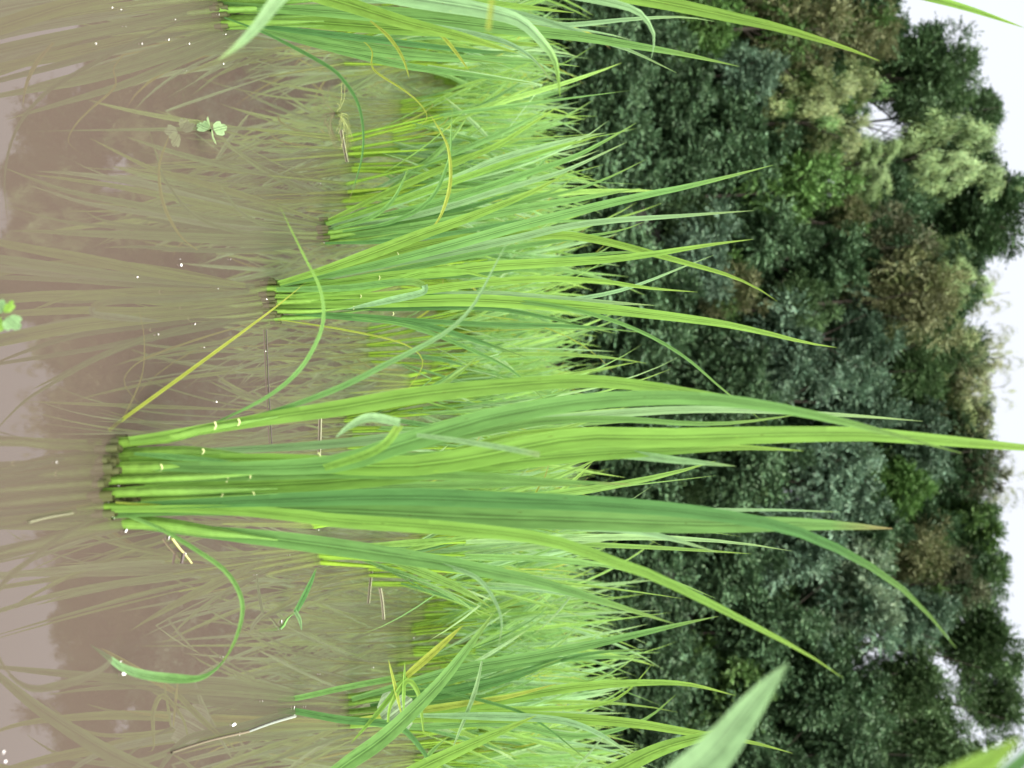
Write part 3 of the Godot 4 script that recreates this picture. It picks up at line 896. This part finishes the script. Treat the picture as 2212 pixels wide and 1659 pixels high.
func clump_right() -> void:
	var d := wd(640, 1535)
	var o := thing("rice_clump", "thin rice clump with two dark curved stems at the water, right side", "rice plant", on_water(640, 1535))
	leaf(o, "m", 12, d, d - 0.01, 0.5, 0.3, [600, 1512, 647, 1506, 737, 1486, 800, 1474, 875, 1460], {"base": 0.9, "cut": true})
	leaf(o, "y", 16, d - 0.01, d - 0.02, 0.3, 0.2, [874, 1463, 937, 1408, 984, 1365, 1002, 1350], {"base": 0.8, "label": "yellowed broken leaf end"})
	leaf(o, "f", 11, d - 0.01, d - 0.01, 0.3, 0.2, [878, 1460, 820, 1535, 757, 1607], {"base": 0.8})
	leaf(o, "d", 17, d, d - 0.02, 0.6, 0.3, [600, 1536, 637, 1535, 737, 1553, 837, 1562, 870, 1574, 897, 1600, 930, 1646, 960, 1700], {"base": 0.8})
	leaf(o, "f", 11, d - 0.02, d - 0.02, 0.3, 0.2, [838, 1560, 845, 1520, 880, 1470, 905, 1500, 912, 1550, 916, 1582, 930, 1586])
	leaf(o, "f", 8, d - 0.02, d - 0.02, 0.3, 0.2, [872, 1540, 872, 1500, 875, 1428])
	leaf(o, "y", 8, d - 0.02, d - 0.02, 0.3, 0.2, [866, 1538, 855, 1490, 839, 1424])
	var b := Buf.new()
	lobed(b, at(827, 1558, d - 0.005), (at(912, 1492, d - 0.012) - at(827, 1558, d - 0.005)).normalized(), (eye - at(860, 1530, d) + Vector3(0, 0.05, 0)).normalized(), 78.0 / F * d * 0.95, Color(0.46, 0.60, 0.42))
	for i in b.v.size(): b.v[i] -= o.position
	part("broad_leaf", done(b), M.leaf, o, "pale broad leaf")
	var d2 := wd(755, 1545)
	var q := thing("rice_clump", "rice clump just behind the thin one, long leaves fanning right", "rice plant", on_water(755, 1545))
	for s in [[1505, 1495, 11], [1520, 1510, 12], [1538, 1532, 11], [1553, 1548, 12], [1570, 1566, 10]]:
		stem(q, s[2], d2 + rng.randf_range(-0.01, 0.01), d2 + rng.randf_range(-0.01, 0.01), [715, s[0], 757, s[0] - 1, 830, s[1] - 3, 920, s[1] - 8])
	leaf(q, "m", 22, d2 - 0.01, d2 - 0.03, 0.2, 0.1, [760, 1510, 900, 1470, 1004, 1443, 1170, 1414, 1304, 1386, 1475, 1347, 1552, 1331])
	leaf(q, "f", 21, d2, d2, 0.2, 0.1, [760, 1560, 900, 1540, 1037, 1519, 1204, 1489, 1337, 1476, 1475, 1476, 1587, 1502])
	leaf(q, "f", 23, d2 - 0.02, d2 - 0.05, 0.2, 0.1, [757, 1565, 900, 1552, 1070, 1548, 1237, 1552, 1370, 1562, 1475, 1579, 1618, 1602, 1712, 1627])
	leaf(q, "y", 14, d2 - 0.02, d2 - 0.03, 0.2, 0.1, [760, 1555, 900, 1535, 1004, 1519, 1104, 1503, 1209, 1475], {"tip": "y"})
	leaf(q, "p", 17, d2 - 0.03, d2 - 0.05, 0.2, 0.1, [900, 1545, 1154, 1550, 1270, 1573, 1382, 1642])
	leaf(q, "d", 7, d2 - 0.02, d2 - 0.05, 0.2, 0.1, [900, 1480, 1054, 1516, 1154, 1553, 1272, 1645])
	leaf(q, "p", 10, d2 - 0.03, d2 - 0.03, 0.2, 0.1, [1041, 1428, 1024, 1500, 975, 1622])
	leaf(q, "d", 20, d2 + 0.0, d2 + 0.0, 0.2, 0.1, [800, 1525, 950, 1500, 1100, 1465, 1215, 1422])
	leaf(q, "m", 17, d2 + 0.01, d2 + 0.0, 0.2, 0.1, [760, 1535, 950, 1515, 1150, 1500, 1260, 1475, 1320, 1450])
	leaf(q, "d", 14, d2 + 0.01, d2 + 0.0, 0.5, 0.1, [757, 1520, 900, 1500, 1080, 1465, 1250, 1415, 1398, 1402])
	leaf(q, "m", 16, d2 + 0.01, d2 + 0.0, 0.2, 0.1, [757, 1510, 900, 1490, 1080, 1440, 1280, 1420, 1406, 1420])
	leaf(q, "m", 16, d2 + 0.01, d2 + 0.0, 0.2, 0.1, [757, 1560, 900, 1570, 1080, 1560, 1240, 1590, 1380, 1560, 1460, 1500])
	leaf(q, "f", 12, d2 + 0.01, d2 + 0.0, 0.2, 0.1, [757, 1540, 900, 1530, 1200, 1530, 1330, 1510, 1408, 1435])

func near_blades() -> void:
	# leaves of plants that stand outside the picture; they come in from its borders
	var r := thing("rice_clump", "rice plant outside the right border, two long leaves crossing the thin clump", "rice plant", on_water(560, 1720))
	var d := wd(560, 1720)
	leaf(r, "m", 34, d, d - 0.03, 0.2, 0.1, [600, 1725, 680, 1695, 760, 1642, 837, 1586, 937, 1489, 1000, 1413, 1071, 1318])
	leaf(r, "f", 30, d, d - 0.03, 0.2, 0.1, [700, 1760, 800, 1717, 920, 1653, 1037, 1599, 1110, 1567, 1159, 1545])
	leaf(r, "m", 14, d + 0.1, d + 0.1, 0.2, 0.1, [800, 1720, 900, 1660, 935, 1620, 970, 1590])
	leaf(r, "f", 34, d + 0.02, d - 0.02, 0.2, 0.1, [1150, 1760, 1300, 1680, 1420, 1620, 1520, 1590, 1600, 1565])
	stem(r, 20, d, d, [500, 1735, 560, 1735, 650, 1730, 760, 1735])
	var s := thing("rice_clump", "rice plant beside the camera, its blurred pale leaf tips at the lower right", "rice plant", Vector3(0.16, 0, -0.09))
	leaf(s, "p", 84, 0.13, 0.15, 0.2, 0.1, [1300, 1850, 1430, 1730, 1540, 1630, 1620, 1530, 1660, 1480, 1702, 1432], {"fold": 0.1, "tip": "p"})
	leaf(s, "f", 70, 0.11, 0.11, 0.2, 0.1, [1850, 1820, 1960, 1750, 2070, 1685, 2140, 1640, 2205, 1592], {"fold": 0.1})
	leaf(s, "d", 40, 0.11, 0.12, 0.2, 0.1, [1950, 1860, 2100, 1740, 2200, 1650, 2280, 1570], {"fold": 0.1})
	var t := thing("rice_clump", "rice plant beside the camera, its blurred leaf tips entering at the upper left", "rice plant", Vector3(-0.20, 0, -0.12))
	leaf(t, "p", 30, 0.2, 0.19, 0.2, 0.1, [760, -150, 680, -80, 600, 0, 560, 52, 515, 98, 471, 130], {"fold": 0.1})
	leaf(t, "y", 9, 0.16, 0.16, 0.2, 0.1, [1070, -60, 1064, -10, 1060, 25, 1055, 66], {"cut": true})

# ------------------------------------------------------------------ the rest of the paddy
func edge_of(x: float) -> float:
	return clampf(6.3 - 0.95 * x, 3.6, 15.0)

func field() -> void:
	rng.seed = 4242
	var protos := []
	for i in 7: protos.append(rice_meshes(false, 9))
	var lumps := []
	for i in 7: lumps.append(rice_meshes(true, 6).all)
	var made := {}
	var spots := PackedVector3Array()
	var known := [[690, 1165, "rice clump standing in open water behind the middle one, to its right"], [800, 1222, "rice clump behind the middle one, pale straw floating before it"], [895, 1380, "compact dark footed rice clump between middle and right clumps"],
		[735, 105, "rice clump behind the one cut off by the left border"], [760, 335, "rice clump behind fine green weed left of the leaning clump"], [752, 440, "rice clump just left of the leaning clump, darker at the foot"],
		[800, 745, "rice clump behind the open water right of the folded leaf clump"], [755, 925, "rice clump low between the folded leaf clump and the middle one"], [840, 1530, "rice clump behind the broad pale leaf on the right"], [870, 245, "rice clump in the left half behind yellow looping leaves"],
		[880, 130, "rice clump in the second row from the left border"], [905, 600, "rice clump hidden behind the folded leaf clump"], [915, 1010, "rice clump hidden behind the middle one"], [935, 800, "rice clump farther back across the open water left of the middle"],
		 [900, 1620, "rice clump at the right border behind the broad pale leaf"], [860, 1455, "rice clump left of the broad pale leaf"]]
	var k := 0
	for s in known:
		var p := on_water(s[0], s[1])
		spots.append(p)
		var id := k % protos.size()
		k += 1
		var o: Node3D
		if not made.has(id):
			o = rice_thing(protos[id], s[2], "")
			made[id] = o
		else:
			o = made[id].duplicate()
			o.name = numbered("rice_clump")
			add_child(o, true)
			tag(o, s[2], "rice plant")
		o.position = p
		o.rotation.y = rng.randf() * TAU
		o.scale = Vector3.ONE * rng.randf_range(0.85, 0.98)
	var near := PackedVector3Array()
	var z := 1.12
	while z < 15.0:
		var half := z * 0.60 + 0.3
		var x := -half - rng.randf() * 0.15
		while x < half:
			var p := Vector3(x + rng.randf_range(-0.035, 0.035), 0, -z + rng.randf_range(-0.04, 0.04))
			x += 0.112
			if -p.z > edge_of(p.x) - 0.1: continue
			var free := true
			for q in spots:
				if q.distance_to(p) < 0.12: free = false
			# an open patch of water left of the middle
			if free: near.append(p)
		z += 0.165
	var order := range(near.size())
	var far_t := []
	var label1 := "mid distance rice clump in the planted rows, seen between the near clumps"
	var label2 := "small far rice clump, one of the many in the rows towards the hill"
	for i in near.size():
		var p := near[i]
		var s := rng.randf_range(0.86, 1.06)
		if i < 46:
			var id := rng.randi() % protos.size()
			var o: Node3D
			if made.has(id): o = made[id].duplicate()
			else:
				o = rice_thing(protos[id], label1, "")
				made[id] = o
			if o.get_parent() == null:
				o.name = numbered("rice_clump")
				add_child(o, true)
			tag(o, label1, "rice plant", "rice clumps in the middle distance")
			o.position = p
			o.rotation.y = rng.randf() * TAU
			o.scale = Vector3.ONE * s
		elif i < 280:
			var o := part("rice_clump", lumps[rng.randi() % lumps.size()], M.leaf, self)
			tag(o, label2, "rice plant", "rice clumps far off in the rows")
			o.position = p
			o.rotation.y = rng.randf() * TAU
			o.scale = Vector3.ONE * s
		else:
			far_t.append(Transform3D(Basis(Vector3.UP, rng.randf() * TAU).scaled(Vector3.ONE * s), p))
	var root := thing("rice_field", "dense rice at the far edge of the paddy, too far to tell plants apart", "rice field")
	tag(root, "", "", "", "stuff")
	for v in lumps.size():
		var mine := []
		for i in far_t.size():
			if i % lumps.size() == v: mine.append(far_t[i])
		var mm := MultiMesh.new()
		mm.transform_format = MultiMesh.TRANSFORM_3D
		mm.mesh = lumps[v]
		mm.instance_count = mine.size()
		for i in mine.size(): mm.set_instance_transform(i, mine[i])
		var mi := MultiMeshInstance3D.new()
		mi.multimesh = mm
		mi.material_override = M.leaf
		mi.name = "far_plants"
		root.add_child(mi, true)
		mi.set_meta("kind", "stuff")

func weeds() -> void:
	rng.seed = 99
	# four-leaved floating weed
	var c := on_water(455, 280)
	var d := wd(455, 280)
	var o := thing("water_weed", "small pale weed with four lobed leaves floating on open water at the left", "weed", c)
	var px := d / F
	var dq := d * (1.0 - 0.0078 / EYE_H)
	var foot := at(456, 282, dq)
	for s in [[482, 276, 24, 0.0], [434, 272, 24, 0.2], [447, 258, 26, 1.1], [463, 305, 27, -1.0]]:
		var b := Buf.new()
		var ax := (at(s[0], s[1], dq + 0.004 * sin(s[3])) - foot).normalized()
		var nn := ((eye - foot).normalized() + Vector3.UP * 0.5).normalized().rotated(ax, s[3])
		lobed(b, foot + ax * 0.0014, ax, nn, s[2] * px, vary(Color(0.44, 0.62, 0.36), 0.1))
		for i in b.v.size(): b.v[i] -= c
		part("leaf", done(b), M.leaf, o)
	var sb := Buf.new()
	tube(sb, spline(PackedVector3Array([foot - c, Vector3(0.001, 0.0, 0.002), Vector3(-0.004, -0.006, 0.006), Vector3(0.002, -0.012, 0.016)]), 6), 0.0009, 0.0006, Color(0.2, 0.3, 0.1), Color(0.2, 0.2, 0.1), 6)
	part("stalk", done(sb), M.plain, o)
	# arrow-shaped weed leaf at the right
	var d3 := wd(606, 1358)
	var w := thing("arrow_weed", "arrow shaped weed leaf on a bent stalk right of the middle clump", "weed", on_water(606, 1358))
	stem(w, 7, d3, d3, [560, 1362, 606, 1357, 621, 1336, 641, 1321], "d")
	leaf(w, "d", 13, d3, d3 + 0.02, 0.5, 0.5, [638, 1322, 655, 1290, 672, 1255, 684, 1225], {"base": 0.8, "fold": 0.3})
	leaf(w, "p", 9, d3, d3 - 0.01, 0.5, 0.5, [638, 1320, 648, 1338, 652, 1362], {"base": 0.9, "tip": "p"})
	# weed close to the camera at the left border of the picture
	var d4 := wd(14, 680)
	var v := thing("water_weed", "blurred small weed with green leaves in the nearest water", "weed", on_water(14, 680))
	var dw := d4 * (1.0 - 0.006 / EYE_H)
	var foot4 := at(8, 682, dw)
	for s in [[20, 660, 26, "f", 0.7], [30, 700, 32, "p", 0.2], [-10, 655, 30, "p", -0.5], [-14, 705, 30, "f", 0.3]]:
		var b := Buf.new()
		var ax := (at(s[0], s[1], dw) - foot4).normalized()
		lobed(b, foot4 + ax * 0.001, ax, ((eye - foot4).normalized() + Vector3.UP * 0.5).normalized().rotated(ax, s[4]), s[2] / F * d4, tone(s[3]))
		for i in b.v.size(): b.v[i] -= v.position
		part("leaf", done(b), M.leaf, v)
	# feathery green weed at the left
	var f := thing("water_weed", "fine feathery green weed under the left rice clumps", "weed", on_water(725, 245))
	for i in 20:
		var b := Buf.new()
		var a := rng.randf() * TAU
		var p := PackedVector3Array([Vector3.ZERO, Vector3(cos(a) * 0.012, 0.008, sin(a) * 0.012), Vector3(cos(a) * 0.035, 0.002 + rng.randf() * 0.010, sin(a) * 0.03 - 0.01)])
		tube(b, spline(p, 5), 0.00035, 0.0002, Color(0.16, 0.20, 0.06), Color(0.22, 0.24, 0.08), 4)
		part("sprig", done(b), M.plain, f)

func straw(label: String, w: float, k: Color, xy: Array, lift := 0.0008) -> void:
	var p := PackedVector3Array()
	for i in xy.size() / 2: p.append(on_water(xy[i * 2], xy[i * 2 + 1], lift))
	var c := p[0]
	for i in p.size(): p[i] -= c
	var b := Buf.new()
	tube(b, spline(p, 10), w * 0.5 / F * wd(xy[0], xy[1]), w * 0.35 / F * wd(xy[xy.size() - 2], xy[xy.size() - 1]), k, k * 0.9, 6, 0.5)
	var o := part("floating_straw", done(b), M.plain, self)
	o.position = c
	tag(o, label, "straw", "bits of straw on the water")

func floating() -> void:
	rng.seed = 321
	var buff := Color(0.20, 0.205, 0.13)
	straw("pale straw floating before the leaning rice clump", 5, buff, [737, 281, 742, 310, 750, 350])
	straw("long pale straw lying across the water left of the middle clump", 4, buff, [692, 890, 690, 970, 687, 1058])
	straw("thin dark straw lying across open water between the two nearest clumps", 3, Color(0.05, 0.04, 0.035), [573, 712, 578, 830, 585, 965])
	straw("upper of two short pale straws behind the middle clump on the right", 4, buff, [803, 1228, 799, 1270, 796, 1304])
	straw("bent pale straw right of the short pair behind the middle clump", 4, buff, [821, 1270, 826, 1300, 829, 1338])
	straw("yellow husk floating right of the nearest stems with a petal at its end", 7, Color(0.36, 0.36, 0.14), [362, 1163, 376, 1182, 392, 1200, 405, 1217], 0.002)
	straw("dark end of the husk right of the nearest stems", 8, Color(0.10, 0.08, 0.08), [388, 1192, 383, 1218], 0.002)
	straw("pale straw in the nearest water beside the foot of the middle clump", 7, buff, [57, 1129, 100, 1118, 153, 1109])
	straw("white bleached leaf lying on the water left of the thin right clump", 12, Color(0.22, 0.245, 0.22), [633, 1548, 585, 1562, 533, 1581])
	straw("brown sunken leaf that continues the bleached one on the right", 9, Color(0.14, 0.115, 0.08), [533, 1581, 450, 1600, 367, 1626])
	var meshes := []
	for i in 6: meshes.append(petal_mesh())
	var xy := [[470, 30], [485, 75], [482, 140], [478, 12], [375, 42], [362, 85], [270, 57], [257, 20], [238, 19], [204, 95], [402, 152], [408, 96], [305, 94], [390, 573, 9], [388, 560], [467, 868], [494, 560], [470, 625], [340, 723, 8], [295, 600], [437, 750], [502, 732],
		[585, 605], [588, 620], [590, 650], [587, 672], [600, 685], [575, 648], [264, 950, 13], [270, 958, 11], [272, 975], [258, 995], [257, 1008, 10], [268, 1022], [246, 1040], [250, 1052, 9], [240, 1070], [228, 1085, 12], [230, 1093], [240, 1118, 12], [270, 1148, 10], [118, 1000], [362, 1160, 9],
		[255, 1432, 14], [262, 1455, 12], [606, 1345, 9], [604, 1357, 9], [642, 1505, 9], [634, 1530, 8], [660, 1528], [632, 1545, 8], [502, 1563, 13], [515, 1585, 8], [565, 1515], [700, 500], [702, 515], [703, 485], [701, 525], [760, 1500], [757, 1520], [758, 1545], [760, 1568], [685, 1145], [683, 1175], [690, 1190], [805, 1218],
		[570, 760], [400, 1200, 9], [550, 1240], [625, 1200], [690, 880], [6, 1645, 8], [4, 1625, 7], [750, 730], [800, 560], [745, 120], [715, 110], [770, 125], [845, 180], [690, 1458], [805, 1440], [893, 1380], [893, 1360], [690, 395], [480, 1420], [420, 700]]
	for s in xy:
		var p := on_water(s[0] + rng.randf_range(-2, 2), s[1] + rng.randf_range(-2, 2), 0.0006)
		var o := part("petal", meshes[rng.randi() % meshes.size()], M.plain, self)
		tag(o, "small white petal floating on the muddy water", "petal", "white petals on the water")
		o.position = p
		var k: float = (s[2] if s.size() > 2 else rng.randf_range(2.8, 5.2)) / F * wd(s[0], s[1]) * 0.6
		o.scale = Vector3.ONE * k
		o.rotation = Vector3(rng.randf_range(-0.5, 0.5), rng.randf() * TAU, rng.randf_range(-0.5, 0.5))
